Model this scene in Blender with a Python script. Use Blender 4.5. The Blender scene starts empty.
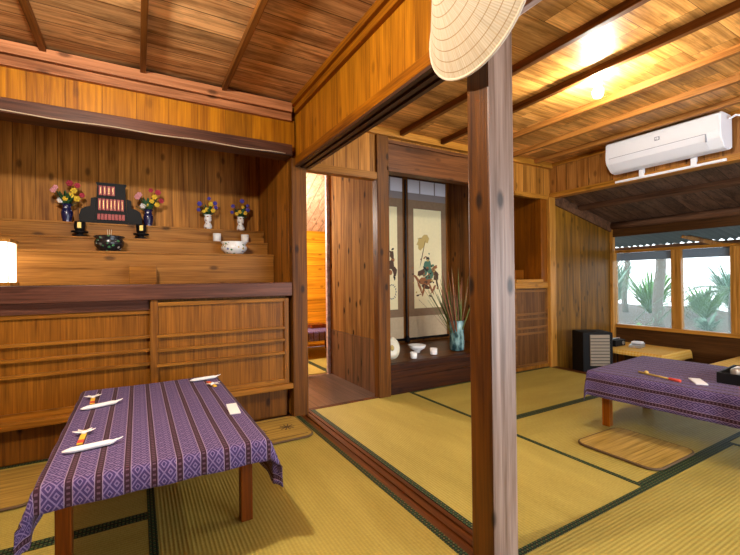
import bpy, bmesh, math, random
from mathutils import Vector, Matrix
random.seed(7)
SC = bpy.context.scene
COL = SC.collection
PI = math.pi

# ------------------------------------------------------------------ camera, world, lights, exposure
def look(yaw, pitch, roll):
    f = Vector((math.sin(yaw)*math.cos(pitch), math.cos(yaw)*math.cos(pitch), math.sin(pitch)))
    r = Vector((math.cos(yaw), -math.sin(yaw), 0)); u = r.cross(f)
    c, s = math.cos(roll), math.sin(roll)
    return c*r+s*u, -s*r+c*u, f
cam = bpy.data.cameras.new('camera'); camo = bpy.data.objects.new('camera', cam); COL.objects.link(camo)
r_, u_, f_ = look(.525094, .0054033, -.0109067)
camo.matrix_world = Matrix(((r_.x, u_.x, -f_.x, 0), (r_.y, u_.y, -f_.y, 0), (r_.z, u_.z, -f_.z, .97), (0, 0, 0, 1)))
cam.sensor_fit = 'HORIZONTAL'; cam.sensor_width = 36; cam.lens = 36*401/740; cam.clip_start = .02
SC.camera = camo
SC.view_settings.view_transform = 'Standard'
try: SC.view_settings.look = 'None'
except Exception: pass
SC.view_settings.gamma = 1; SC.view_settings.use_curve_mapping = False
SC.view_settings.exposure = 0.8
W = bpy.data.worlds.new('world'); SC.world = W; W.use_nodes = True
bg = W.node_tree.nodes['Background']; bg.inputs[0].default_value = (.86, .95, 1, 1); bg.inputs[1].default_value = 2.2
def light(name, kind, loc, energy, color, rot=None, **kw):
    l = bpy.data.lights.new(name, kind); l.energy = energy; l.color = color
    for k, v in kw.items(): setattr(l, k, v)
    o = bpy.data.objects.new(name, l); COL.objects.link(o); o.location = loc
    if rot: o.rotation_euler = rot
    return o
BULB_STRENGTH = 740
light('lamp_light_altar_room', 'POINT', (-.35, 1.18, 2.07), 74, (1, .94, .84), shadow_soft_size=.04)
light('daylight_garden_side', 'AREA', (2.6, -1.45, .85), 48, (.78, .88, 1), (PI/2, 0, 0), shape='RECTANGLE', size=2.6, size_y=1.5)
light('lamp_light_back_room', 'POINT', (1.2, 4.7, 1.75), 85, (1, .95, .86), shadow_soft_size=.05)

# ------------------------------------------------------------------ node helpers
class V:                                                     # a float socket with arithmetic
    def __init__(s, nt, sock): s.nt = nt; s.s = sock
    def _m(s, op, *o):
        n = s.nt.nodes.new('ShaderNodeMath'); n.operation = op
        for i, a in enumerate((s,)+o):
            if isinstance(a, V): s.nt.links.new(a.s, n.inputs[i])
            else: n.inputs[i].default_value = a
        return V(s.nt, n.outputs[0])
    def __add__(s, o): return s._m('ADD', o)
    def __sub__(s, o): return s._m('SUBTRACT', o)
    def __mul__(s, o): return s._m('MULTIPLY', o)
    def __truediv__(s, o): return s._m('DIVIDE', o)
    def fract(s): return s._m('FRACT')
    def floor(s): return s._m('FLOOR')
    def abs(s): return s._m('ABSOLUTE')
    def lt(s, o): return s._m('LESS_THAN', o)
    def gt(s, o): return s._m('GREATER_THAN', o)
    def max(s, o): return s._m('MAXIMUM', o)
    def min(s, o): return s._m('MINIMUM', o)
    def sin(s): return s._m('SINE')
    def sqrt(s): return s._m('SQRT')
    def atan2(s, o): return s._m('ARCTAN2', o)
class Mat:
    def __init__(s, name, rough=.6, spec=.3, coords='Object'):
        s.m = bpy.data.materials.new(name); s.m.use_nodes = True; s.nt = s.m.node_tree
        s.b = s.nt.nodes['Principled BSDF']; s.b.inputs['Roughness'].default_value = rough
        s.b.inputs['Specular IOR Level'].default_value = spec
        tc = s.nt.nodes.new('ShaderNodeTexCoord'); s.co = tc.outputs[coords]
        sp = s.nt.nodes.new('ShaderNodeSeparateXYZ'); s.nt.links.new(s.co, sp.inputs[0])
        s.xyz = [V(s.nt, sp.outputs[i]) for i in range(3)]
    def vec(s, a, b, c):
        n = s.nt.nodes.new('ShaderNodeCombineXYZ')
        for i, v in enumerate((a, b, c)):
            if isinstance(v, V): s.nt.links.new(v.s, n.inputs[i])
            else: n.inputs[i].default_value = v
        return n.outputs[0]
    def noise(s, vec, scale=1, detail=3, rough=.55, dist=0):
        n = s.nt.nodes.new('ShaderNodeTexNoise'); n.inputs['Scale'].default_value = scale
        n.inputs['Detail'].default_value = detail; n.inputs['Roughness'].default_value = rough; n.inputs['Distortion'].default_value = dist
        s.nt.links.new(vec, n.inputs['Vector']); return V(s.nt, n.outputs['Fac'])
    def voro(s, vec, scale=1, dim='3D'):
        n = s.nt.nodes.new('ShaderNodeTexVoronoi'); n.voronoi_dimensions = dim; n.inputs['Scale'].default_value = scale
        s.nt.links.new(vec, n.inputs['Vector']); return V(s.nt, n.outputs['Distance'])
    def rand(s, v):
        n = s.nt.nodes.new('ShaderNodeTexWhiteNoise'); n.noise_dimensions = '1D'
        s.nt.links.new(v.s, n.inputs['W']); return V(s.nt, n.outputs['Value'])
    def ramp(s, fac, stops):
        n = s.nt.nodes.new('ShaderNodeValToRGB'); e = n.color_ramp.elements
        while len(e) < len(stops): e.new(.5)
        for i, (p, c) in enumerate(stops): e[i].position = p; e[i].color = (*c, 1)
        s.nt.links.new(fac.s, n.inputs[0]); return n.outputs[0]
    def mix(s, fac, a, b, mode='MIX'):
        n = s.nt.nodes.new('ShaderNodeMix'); n.data_type = 'RGBA'; n.blend_type = mode
        for i, v in ((0, fac), (6, a), (7, b)):
            if isinstance(v, V): s.nt.links.new(v.s, n.inputs[i])
            elif isinstance(v, bpy.types.NodeSocket): s.nt.links.new(v, n.inputs[i])
            elif i == 0: n.inputs[0].default_value = v
            else: n.inputs[i].default_value = (*v, 1)
        return n.outputs[2]
    def val(s, col, v):                                      # multiply a colour by a float socket
        n = s.nt.nodes.new('ShaderNodeVectorMath'); n.operation = 'SCALE'
        s.nt.links.new(col, n.inputs[0]); s.nt.links.new(v.s, n.inputs['Scale']); return n.outputs[0]
    def color(s, c):
        if isinstance(c, bpy.types.NodeSocket): s.nt.links.new(c, s.b.inputs['Base Color'])
        else: s.b.inputs['Base Color'].default_value = (*c, 1)
        return s
    def bump(s, h, strength=.3, dist=.002):
        n = s.nt.nodes.new('ShaderNodeBump'); n.inputs['Strength'].default_value = strength; n.inputs['Distance'].default_value = dist
        s.nt.links.new(h.s, n.inputs['Height']); s.nt.links.new(n.outputs[0], s.b.inputs['Normal']); return s

def rich(c, k):                                              # the lacquered cedar here is a saturated orange brown
    l = .3*c[0]+.6*c[1]+.1*c[2]
    return tuple(min(.9, max(.002, (l+(a-l)*1.24)*k*m)) for a, m in zip(c, (1.06, .90, 1.)))
def wood(name, dark, light_, grain='X', plank=None, rough=.5, knots=.0, var=.25, seam=.006, stain=0., spec=.16, cells=None, fine=.35, k=1.):
    """grain: axis the fibres follow; plank=(axis, width): boards side by side, cells=(length): end joints along the grain."""
    M = Mat(name, rough, spec); ax = 'XYZ'.index(grain); dark = rich(dark, .36*k); light_ = rich(light_, .60*k)
    x = list(M.xyz); rnd = None; seamv = None
    if plank:
        pa = 'XYZ'.index(plank[0]); q = x[pa]/plank[1]; pid = q.floor()
        if cells:
            off = M.rand(pid+3.7); cq = x[ax]/cells + off; pid = pid*17.3 + cq.floor()
            cf = ((cq.fract()-.5).abs()*-1+.5)*cells
        rnd = M.rand(pid+.37)
        fr = ((q.fract()-.5).abs()*-1+.5)*plank[1]           # distance to the board's edge
        seamv = fr.lt(seam/2)
        if cells: seamv = seamv.max(cf.lt(seam/2))
        x = [c+rnd*(9.1+4*i) for i, c in enumerate(x)]
    sc = [13.]*3; sc[ax] = .8
    v1 = M.vec(*[x[i]*sc[i] for i in range(3)])
    n1 = M.noise(v1, 1, 4, .6, 1.2)
    sf = [110.]*3; sf[ax] = 3.
    n2 = M.noise(M.vec(*[x[i]*sf[i] for i in range(3)]), 1, 2, .6)
    f = n1*(1-fine) + n2*fine
    c = M.ramp(f, [(.34, dark), (.64, light_)])
    if rnd is not None: c = M.val(c, rnd*(2*var)+(1-var))
    if stain:
        n3 = M.noise(M.vec(*[x[i]*(2.2 if i == ax else 9) for i in range(3)]), 1, 5, .7)
        fac = V(M.nt, M.ramp(n3, [(.46, (0, 0, 0)), (.62, (1, 1, 1))]))*stain
        c = M.mix(fac, c, tuple(a*.25 for a in dark))
    if knots:
        oth = [x[i] for i in range(3) if i != ax]
        d = M.voro(M.vec((oth[0]+oth[1])*5.2, x[ax]*2.6, 0), 1, '2D')
        k = V(M.nt, M.ramp(d, [(.045, (1, 1, 1)), (.105, (0, 0, 0))]))*knots
        c = M.mix(k, c, tuple(a*.22 for a in dark))
    if seamv is not None: c = M.mix(seamv*.8, c, tuple(a*.12 for a in dark))
    M.color(c); h = n2
    if seamv is not None: h = n2-seamv*3
    M.bump(h, .35, .003)
    return M.m
def plain(name, c, rough=.5, spec=.4, metal=0, emit=None, es=0, noise=.0):
    M = Mat(name, rough, spec); M.b.inputs['Metallic'].default_value = metal
    if noise:
        n = M.noise(M.co, 30, 4); M.color(M.ramp(n, [(.3, tuple(a*(1-noise) for a in c)), (.7, tuple(min(1, a*(1+noise)) for a in c))]))
    else: M.color(c)
    if emit: M.b.inputs['Emission Color'].default_value = (*emit, 1); M.b.inputs['Emission Strength'].default_value = es
    return M.m

# ------------------------------------------------------------------ mesh helpers
class MB:
    def __init__(s): s.bm = bmesh.new()
    def _new(s, other, M=None):
        me = bpy.data.meshes.new('tmp'); other.to_mesh(me); other.free()
        if M is not None: me.transform(M)
        s.bm.from_mesh(me); bpy.data.meshes.remove(me); return s
    def box(s, x0, x1, y0, y1, z0, z1, bev=0, M=None):
        b = bmesh.new(); bmesh.ops.create_cube(b, size=1)
        for v in b.verts: v.co = Vector(((x0+x1)/2+v.co.x*(x1-x0), (y0+y1)/2+v.co.y*(y1-y0), (z0+z1)/2+v.co.z*(z1-z0)))
        if bev: bmesh.ops.bevel(b, geom=b.edges[:], offset=bev, segments=2, affect='EDGES', profile=.6)
        return s._new(b, M)
    def lathe(s, prof, c=(0, 0, 0), n=28, sx=1, M=None, caps=True):
        b = bmesh.new(); rings = []
        for (r, z) in prof:
            rings.append([b.verts.new((c[0]+r*sx*math.cos(2*PI*k/n), c[1]+r*math.sin(2*PI*k/n), c[2]+z)) for k in range(n)])
        for a, d in zip(rings, rings[1:]):
            for k in range(n): 
                f = b.faces.new((a[k], a[(k+1) % n], d[(k+1) % n], d[k])); f.smooth = True
        if caps:
            b.faces.new(rings[0][::-1]); b.faces.new(rings[-1])
        return s._new(b, M)
    def tube(s, pts, r, n=8, taper=None):
        b = bmesh.new(); pts = [Vector(p) for p in pts]; rings = []
        for i, p in enumerate(pts):
            d = (pts[min(i+1, len(pts)-1)]-pts[max(i-1, 0)]).normalized()
            a = d.orthogonal() if abs(d.z) > .95 else d.cross(Vector((0, 0, 1)))
            a.normalize(); c = d.cross(a)
            rr = r if taper is None else r*(1+(taper-1)*i/(len(pts)-1))
            rings.append([b.verts.new(p+(a*math.cos(2*PI*k/n)+c*math.sin(2*PI*k/n))*rr) for k in range(n)])
        for a, d in zip(rings, rings[1:]):
            for k in range(n):
                f = b.faces.new((a[k], a[(k+1) % n], d[(k+1) % n], d[k])); f.smooth = True
        b.faces.new(rings[0][::-1]); b.faces.new(rings[-1])
        return s._new(b)
    def ball(s, c, rx, ry=None, rz=None, sub=2, jit=0):
        b = bmesh.new(); bmesh.ops.create_icosphere(b, subdivisions=sub, radius=1)
        for v in b.verts:
            k = 1+random.uniform(-jit, jit)
            v.co = Vector((c[0]+v.co.x*rx*k, c[1]+v.co.y*(ry or rx)*k, c[2]+v.co.z*(rz or rx)*k))
        for f in b.faces: f.smooth = True
        return s._new(b)
    def prism(s, poly, depth, M=None, bev=0):                # polygon in XZ extruded along +Y
        b = bmesh.new()
        lo = [b.verts.new((x, 0, z)) for x, z in poly]; hi = [b.verts.new((x, depth, z)) for x, z in poly]
        b.faces.new(lo); b.faces.new(hi[::-1]); n = len(poly)
        for k in range(n): b.faces.new((lo[k], hi[k], hi[(k+1) % n], lo[(k+1) % n]))
        bmesh.ops.recalc_face_normals(b, faces=b.faces[:])
        if bev: bmesh.ops.bevel(b, geom=b.edges[:], offset=bev, segments=2, affect='EDGES')
        return s._new(b, M)
    def leaf(s, base, tip, w, sag=0., n=5, up=Vector((0, 0, 1)), thick=.0015):
        base, tip = Vector(base), Vector(tip); d = tip-base
        side = d.cross(up)
        if side.length < 1e-5: side = Vector((1, 0, 0))
        side.normalize(); nn = side.cross(d).normalized()
        b = bmesh.new(); T = []
        for i in range(n+1):
            t = i/n; p = base+d*t-Vector((0, 0, 1))*sag*t*t
            ww = w*(math.sin(PI*min(1, .12+t*.88))**.7)/2+.0004
            T.append([b.verts.new(p+side*ww), b.verts.new(p+nn*thick), b.verts.new(p-side*ww), b.verts.new(p-nn*thick)])
        for a, e in zip(T, T[1:]):
            for k in range(4):
                f = b.faces.new((a[k], e[k], e[(k+1) % 4], a[(k+1) % 4])); f.smooth = True
        b.faces.new(T[0]); b.faces.new(T[-1][::-1])
        return s._new(b)
    def build(s, name, mat, parent=None, loc=(0, 0, 0), smooth=False):
        me = bpy.data.meshes.new(name); bmesh.ops.recalc_face_normals(s.bm, faces=s.bm.faces[:]); s.bm.to_mesh(me); s.bm.free()
        if mat is not None: me.materials.append(mat)
        if smooth:
            for p in me.polygons: p.use_smooth = True
        o = bpy.data.objects.new(name, me); COL.objects.link(o); o.location = loc
        if parent: o.parent = parent
        return o
def box(*a, **k): return MB().box(*a, **k)
def tag(o, label=None, cat=None, group=None, kind=None):
    if label: o['label'] = label
    if cat: o['category'] = cat
    if group: o['group'] = group
    if kind: o['kind'] = kind
    return o
def thing(name, label, cat, loc=(0, 0, 0), rz=0, group=None):
    o = bpy.data.objects.new(name, None); COL.objects.link(o); o.location = loc; o.rotation_euler = (0, 0, rz)
    o.empty_display_size = .05
    return tag(o, label, cat, group, 'thing')
def solo(o, label, cat, group=None): return tag(o, label, cat, group, 'thing')
def struct(name, mb, mat, parent=None):
    o = mb.build(name, mat, parent)
    if not parent: o['kind'] = 'structure'
    return o
def kids(o): return [c for c in bpy.data.objects if c.parent == o]
def dup(root, loc, rz=0, label=None):
    def rec(o, parent):
        c = o.copy(); COL.objects.link(c)
        if parent: c.parent = parent
        for ch in kids(o): rec(ch, c)
        return c
    c = rec(root, None); c.location = loc; c.rotation_euler = (0, 0, rz)
    if label: c['label'] = label
    return c

# ------------------------------------------------------------------ materials
w_ceil_l = wood('boards_ceiling_altar_room', (.32, .16, .065), (.76, .47, .24), 'X', ('Y', .145), .55, .35, .3, stain=.55, k=2.1)
w_ceil_r = wood('boards_ceiling_tatami_room', (.36, .17, .05), (.80, .50, .20), 'X', ('Y', .21), .42, .3, .3, stain=.35, cells=.46, seam=.003, k=1.6)
w_joist = wood('joist_wood', (.13, .055, .02), (.36, .17, .06), 'Y', None, .5)
w_joist2 = wood('pale_joist_wood', (.22, .10, .035), (.50, .27, .10), 'Y', None, .5, k=1.4)
w_joist3 = wood('whitish_lit_joist_wood', (.55, .48, .40), (.75, .70, .62), 'Y', None, .5, k=1.5)  # light on the first joist is put into this colour; the jamb shares it
w_pink = wood('pinkish_moulding_wood', (.33, .15, .07), (.58, .31, .16), 'X', None, .5, .7, k=1.3)
w_band = wood('orange_band_boards', (.42, .17, .03), (.72, .36, .09), 'Z', ('X', .17), .45, .3, .2, k=.88, seam=.002)
w_band_y = wood('orange_band_boards_side', (.36, .145, .028), (.66, .32, .085), 'Z', ('Y', .19), .45, .35, .2, k=1.0, seam=.003)
w_dark_x = wood('dark_beam_x', (.045, .022, .015), (.17, .085, .05), 'X', None, .45)
w_counter = wood('counter_beam_wood', (.085, .042, .028), (.22, .115, .075), 'X', None, .4, k=1.1)
w_rail = wood('rail_wood_y', (.17, .06, .015), (.48, .21, .05), 'Y', None, .45)
w_railgroove = plain('rail_groove_wood', (.05, .018, .006), .5)
w_altback = wood('altar_boards', (.22, .10, .032), (.50, .27, .09), 'Z', ('X', .125), .5, .6, .2, k=1.6, seam=.003)
w_altside = wood('altar_side_boards', (.20, .085, .025), (.46, .23, .07), 'Z', ('Y', .12), .5, .6, .2, k=1.2)
w_step = wood('altar_step_wood', (.36, .17, .05), (.60, .34, .12), 'X', None, .45, .7)
w_panel = wood('cabinet_panel_veneer', (.27, .12, .03), (.44, .22, .065), 'Z', None, .45, fine=.6)
w_slat = wood('cabinet_slat_wood', (.30, .13, .035), (.56, .30, .09), 'X', None, .45, .35)
w_stile = wood('cabinet_stile_wood', (.26, .115, .033), (.52, .27, .085), 'Z', None, .45, .3)
w_post = wood('pillar_wood_dark', (.12, .05, .014), (.33, .155, .045), 'Z', None, .5, .8, k=0.85)
w_postl = wood('near_pillar_wood', (.13, .055, .016), (.34, .16, .048), 'Z', None, .42, .9, spec=.3, k=0.62)
w_postdaylit = wood('near_pillar_painted_daylight', (.30, .20, .125), (.53, .44, .33), 'Z', None, .4, .9, spec=.4, k=1.1)  # paler tone holds the daylight falling on that face
w_tokoh = wood('tokonoma_head_board', (.12, .055, .024), (.26, .125, .055), 'X', None, .45, .4)
w_tokob = wood('tokonoma_base_wood', (.05, .018, .003), (.16, .06, .010), 'X', None, .5, .4, k=0.6)
w_tokof = wood('tokonoma_floor_wood', (.09, .036, .010), (.24, .10, .028), 'X', None, .35, .3, spec=.3, k=0.9)
w_plank_hall = wood('hall_partition_boards', (.27, .145, .06), (.54, .34, .13), 'Z', ('Y', .16), .85, .95, .16, spec=.05)
w_plank_hall_lo = wood('hall_partition_low_boards', (.15, .09, .05), (.34, .22, .12), 'Z', ('Y', .16), .5, .9, .14)
w_tokoside = wood('tokonoma_side_boards', (.14, .062, .022), (.36, .17, .06), 'Z', ('Y', .17), .5, .8, .2)
w_upper = wood('upper_wall_boards', (.36, .16, .045), (.64, .35, .12), 'Z', ('X', .11), .5, .5, .16, k=1.1)
w_upper_y = wood('upper_wall_boards_side', (.34, .155, .05), (.60, .33, .125), 'Z', ('Y', .12), .5, .5, .2, k=1.1)
w_trim = wood('honey_trim_wood_x', (.38, .18, .045), (.66, .37, .12), 'X', None, .45, .4, k=1.15)
w_trimy = wood('honey_trim_wood_y', (.38, .18, .045), (.66, .37, .12), 'Y', None, .45, .4, k=1.15)
w_trimz = wood('honey_trim_wood_z', (.40, .19, .05), (.70, .42, .15), 'Z', None, .35, .4, k=1.2)
w_niche = wood('niche_wood', (.36, .13, .03), (.54, .22, .06), 'Z', None, .45, .2, k=.68)
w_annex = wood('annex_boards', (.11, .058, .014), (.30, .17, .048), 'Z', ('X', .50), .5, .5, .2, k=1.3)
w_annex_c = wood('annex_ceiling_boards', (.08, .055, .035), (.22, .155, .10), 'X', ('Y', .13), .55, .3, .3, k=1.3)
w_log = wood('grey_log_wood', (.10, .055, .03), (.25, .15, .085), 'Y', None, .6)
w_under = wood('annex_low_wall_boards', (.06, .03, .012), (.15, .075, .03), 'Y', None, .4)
w_floor_hall = wood('hall_floor_boards', (.085, .062, .045), (.24, .18, .13), 'Y', ('X', .15), .28, .3, .2, spec=.5, k=1.1)
w_back = wood('back_room_boards', (.50, .25, .05), (.74, .44, .11), 'X', ('Z', .17), .6, .5, .14, k=1.7)
w_backc = wood('back_room_ceiling_boards', (.52, .40, .24), (.75, .60, .40), 'Y', ('X', .11), .6, .5, .12, k=2.0)
w_leg = wood('table_leg_wood', (.12, .035, .012), (.32, .11, .035), 'Z', None, .35)
w_legr = wood('orange_leg_wood', (.32, .10, .02), (.56, .22, .055), 'Z', None, .35)
w_top = wood('table_top_wood', (.30, .12, .03), (.50, .22, .06), 'X', None, .4)
w_lat = wood('lattice_door_board', (.14, .065, .025), (.30, .16, .065), 'Z', None, .5, .2, k=.8)
w_lats = wood('lattice_door_rail', (.20, .10, .04), (.40, .22, .085), 'X', None, .5, .2)
w_sill = wood('floor_track_wood', (.12, .042, .014), (.33, .13, .045), 'Y', None, .45, k=.6)

def tatami_mat(name, axis):                                  # axis = the mat's long side
    M = Mat(name, .55, .25); o = 1-axis
    a, c = M.xyz[axis], M.xyz[o]
    rib = (c*(2*PI/.0145)).sin()
    n = M.noise(M.vec(*( [a*1.2, c*5, 0] if axis == 0 else [c*5, a*1.2, 0])), 1, 4, .6)
    fine_ = M.noise(M.vec(*([a*260, c*40, 0] if axis == 0 else [c*40, a*260, 0])), 1, 2)
    big = M.noise(M.co, 1.1, 2)
    col = M.ramp(n*.45+fine_*.4+big*.15, [(.32, (.30, .218, .036)), (.66, (.50, .39, .090))])
    col = M.val(col, rib*.085+.92)
    M.color(col); M.bump(rib+fine_*1.5, .35, .0015)
    return M.m
m_tat = [tatami_mat('tatami_rush_x', 0), tatami_mat('tatami_rush_y', 1)]
def border_mat():
    M = Mat('tatami_brocade', .6, .2)
    x, y, z = M.xyz
    s = x+y
    ck = ((s*(1/.026)).fract()-.5).abs()+(((x-y)*(1/.026)).fract()-.5).abs()
    a = ck.lt(.36); b = ck.gt(.72)
    c = M.mix(a, (.004, .006, .004), (.030, .075, .028)); c = M.mix(b, c, (.13, .12, .04))
    M.color(c); return M.m
m_border = border_mat()
def cloth_mat(name, p=.072, tone=1.):
    M = Mat(name, .85, .1, 'UV'); u, v, _ = M.xyz
    q = (u/p).fract(); d = (q-.5).abs()                      # d: 0 at band centre, .5 at dark stripe centre
    bandu = ((q-.12)/.76)
    lat = ((bandu*1.5).fract()-.5).abs()+((v/(.05)).fract()-.5).abs()
    lat2 = (((lat*3).fract())-.5).abs()
    weave = M.noise(M.vec(u*300, v*300, 0), 1, 2)
    T = lambda c: tuple(a*tone for a in c)
    c = M.mix(lat2.lt(.2), T((.060, .036, .115)), T((.19, .135, .26)))
    c = M.mix(lat.lt(.14), c, T((.045, .03, .10)))
    c = M.mix(d.gt(.345), c, T((.25, .18, .27)))
    c = M.mix(d.gt(.38), c, T((.038, .014, .022)))
    dots = ((v/.016).fract()-.5).abs().lt(.2)
    c = M.mix(dots*d.gt(.44)*.8, c, T((.13, .07, .10)))
    M.color(M.val(c, weave*.5+.75)); M.bump(weave, .3, .001)
    M.b.inputs['Sheen Weight'].default_value = .05
    return M.m
m_cloth = cloth_mat('purple_woven_cloth')
def yellow_mat():
    M = Mat('yellow_check_cloth', .8, .1, 'UV'); u, v, _ = M.xyz
    a = ((u/.03).fract()-.5).abs().lt(.2); b = ((v/.03).fract()-.5).abs().lt(.2)
    c = M.mix(a*.5+b*.5, (.72, .36, .05), (.80, .52, .15)); M.color(c); return M.m
m_yellow = yellow_mat()
def straw_mat():
    M = Mat('straw_hat_leaf', .7, .2); x, y, z = M.xyz
    r = (x*x+y*y).sqrt(); ang = x.atan2(y)
    ring = ((r/.0262).fract()-.5).abs().gt(.455)
    rad = ((ang*(52/(2*PI))).fract()-.5).abs().gt(.44)
    cross = ((ang*(160/(2*PI))).fract()-.5).abs()
    n = M.noise(M.vec(ang*30, r*8, 0), 1, 3)
    c = M.ramp(n*.6+cross*.4, [(.2, (.46, .37, .24)), (.6, (.68, .60, .44))])
    c = M.mix(ring*.75, c, (.30, .17, .06)); c = M.mix(rad*.25, c, (.50, .34, .15))
    M.color(c); M.bump(ring*1.0+cross, .3, .002); return M.m
m_straw = straw_mat()
m_rush = wood('woven_rush_seat', (.40, .30, .09), (.56, .44, .16), 'X', None, .55, fine=.8, k=1.35)
m_rushedge = plain('brown_binding', (.10, .055, .02), .7)
m_white = plain('white_porcelain', (.80, .79, .77), .25, .5)
m_paper = plain('white_paper', (.82, .80, .78), .8, .1)
m_ac = plain('white_ac_plastic', (.78, .77, .80), .4, .4)
m_acgrey = plain('grey_ac_gap', (.25, .25, .29), .5)
m_black = plain('black_lacquer', (.008, .007, .007), .5, .12)
m_blackm = plain('matt_black_metal', (.008, .007, .007), .6, .15)
m_red = plain('red_plaque', (.36, .035, .028), .45)
m_gold = plain('gold_paint', (.62, .42, .10), .35, .5, .3)
m_yel = plain('yellow_paper', (.80, .48, .04), .6)
m_redp = plain('red_paper', (.62, .06, .03), .6)
m_navy = plain('navy_glaze', (.012, .012, .055), .2, .6)
m_blue = plain('violet_petals', (.07, .05, .32), .6, noise=.3)
m_yelf = plain('yellow_petals', (.75, .48, .03), .6, noise=.2)
m_pink = plain('pink_petals', (.72, .30, .32), .6, noise=.2)
m_redf = plain('red_petals', (.42, .03, .05), .6, noise=.3)
m_whitef = plain('white_petals', (.75, .70, .66), .6)
m_green = plain('dark_leaf', (.02, .075, .02), .5, noise=.4)
m_leafg = plain('fresh_leaf', (.10, .30, .05), .45, noise=.4)
m_leafb = plain('bluish_leaf', (.12, .26, .18), .45, noise=.3)
m_frond = plain('frond_green', (.05, .16, .06), .45, noise=.3)
m_reed = plain('olive_reed', (.13, .16, .035), .55, noise=.3)
m_reedr = plain('reddish_reed', (.26, .10, .05), .55, noise=.3)
m_bark = plain('grey_bark', (.16, .14, .12), .8, noise=.4)
m_soil = plain('leaf_litter', (.10, .075, .065), .9, noise=.5)
m_mount = plain('brown_scroll_silk', (.27, .17, .10), .8, .1, noise=.08)
m_mount2 = plain('pale_scroll_silk', (.60, .46, .29), .8, .1, noise=.06)
m_sheet = plain('cream_scroll_paper', (.92, .79, .47), .8, .1, noise=.03)
m_veil = plain('bluish_scroll_head', (.72, .70, .76), .8, .1)
m_greyb = plain('grey_scroll_band', (.26, .22, .21), .8, .1)
m_ink = plain('brown_ink', (.10, .05, .03), .8)
m_ink2 = plain('dark_ink', (.03, .03, .03), .8)
m_rider = plain('green_ink', (.09, .20, .13), .8)
m_rust = plain('rust_ink', (.34, .13, .05), .8)
m_flag = plain('ochre_ink', (.60, .42, .14), .8)
m_steel = plain('grey_metal', (.45, .43, .40), .35, .5, .6)
m_bars = plain('dull_bronze_bars', (.085, .066, .045), .5, .2)
m_roof = plain('corrugated_sheet', (.13, .15, .15), .5, .3)
m_cord = plain('pale_cord', (.62, .52, .38), .6)
m_tarp = plain('blue_grey_sheet', (.20, .26, .34), .6)
m_wall = plain('plain_brown_board', (.22, .11, .045), .6, noise=.2)
def glaze():
    M = Mat('teal_streaked_glaze', .25, .5); x, y, z = M.xyz
    n = M.noise(M.vec(x*20, y*20, z*8), 1, 4)
    M.color(M.ramp(n, [(.4, (.02, .06, .07)), (.55, (.20, .36, .36)), (.75, (.38, .50, .47))])); return M.m
m_teal = glaze()
def floral(base, marks):
    M = Mat('painted_flower_porcelain', .25, .5); x, y, z = M.xyz
    d = M.voro(M.vec(x*34, y*34, z*34), 1); n = M.noise(M.co, 22, 1)
    band = d.lt(.30)
    c = M.ramp(n, [(.42, marks[0]), (.52, marks[1]), (.6, marks[2])])
    n_ = c.node; n_.color_ramp.interpolation = 'CONSTANT'
    M.color(M.mix(band, base, c)); return M.m
m_flw = floral((.78, .77, .74), ((.05, .20, .06), (.62, .36, .03), (.10, .12, .30)))
m_flb = floral((.010, .010, .012), ((.05, .16, .06), (.03, .12, .07), (.35, .32, .28)))
m_flv = floral((.76, .75, .73), ((.28, .10, .05), (.25, .25, .30), (.76, .75, .73)))
m_fln = floral((.012, .012, .055), ((.5, .5, .55), (.012, .012, .055), (.20, .20, .35)))
def film():
    m = bpy.data.materials.new('hazy_plastic_film'); m.use_nodes = True; nt = m.node_tree; nt.nodes.clear()
    out = nt.nodes.new('ShaderNodeOutputMaterial'); t = nt.nodes.new('ShaderNodeBsdfTransparent'); d = nt.nodes.new('ShaderNodeBsdfTranslucent')
    g = nt.nodes.new('ShaderNodeBsdfGlossy'); g.inputs['Roughness'].default_value = .15
    d.inputs[0].default_value = (.72, .96, .95, 1)
    mx = nt.nodes.new('ShaderNodeMixShader'); mx.inputs[0].default_value = .09
    m2 = nt.nodes.new('ShaderNodeMixShader'); m2.inputs[0].default_value = .05
    nt.links.new(t.outputs[0], mx.inputs[1]); nt.links.new(d.outputs[0], mx.inputs[2])
    nt.links.new(mx.outputs[0], m2.inputs[1]); nt.links.new(g.outputs[0], m2.inputs[2]); nt.links.new(m2.outputs[0], out.inputs[0])
    return m
m_film = film()
m_bulb = plain('glowing_bulb_glass', (1, .9, .7), .3, .3, 0, (1, .96, .86), BULB_STRENGTH)
m_andon = plain('lantern_paper', (1, .95, .85), .7, .1, 0, (1, .87, .60), 2.2)

# ------------------------------------------------------------------ setting: floors
struct('floor', MB().box(-1.8, 3.96, -1.6, 3.83, -.10, -.046).box(1.0, 1.75, 3.84, 6, -.1, -.01).box(-.5, 1.0, 3.9, 6, -.1, -.01).box(1.75, 3.6, 3.9, 6, -.1, -.01), m_wall)
struct('floor_hall', box(1.0, 1.76, 2.83, 3.84, -.06, -.006), w_floor_hall)
struct('floor_annex', box(3.96, 5.22, -1.6, 2.83, -.27, -.2), w_floor_hall)
struct('trim_floor_track', MB().box(1.0, 1.11, -1.5, 2.80, -.045, -.008).box(1.0, 1.022, -1.5, 2.8, -.045, 0).box(1.045, 1.063, -1.5, 2.8, -.045, 0).box(1.088, 1.11, -1.5, 2.8, -.045, 0)
       .box(1.07, 1.11, 2.8, 2.86, -.045, 0), w_sill)
struct('trim_floor_edge', MB().box(3.87, 3.97, -1.5, 2.83, -.2, .0, .003), w_sill)
struct('trim_hall_threshold', MB().box(1.11, 1.75, 2.82, 2.86, -.05, .004, .003), w_sill)

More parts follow.
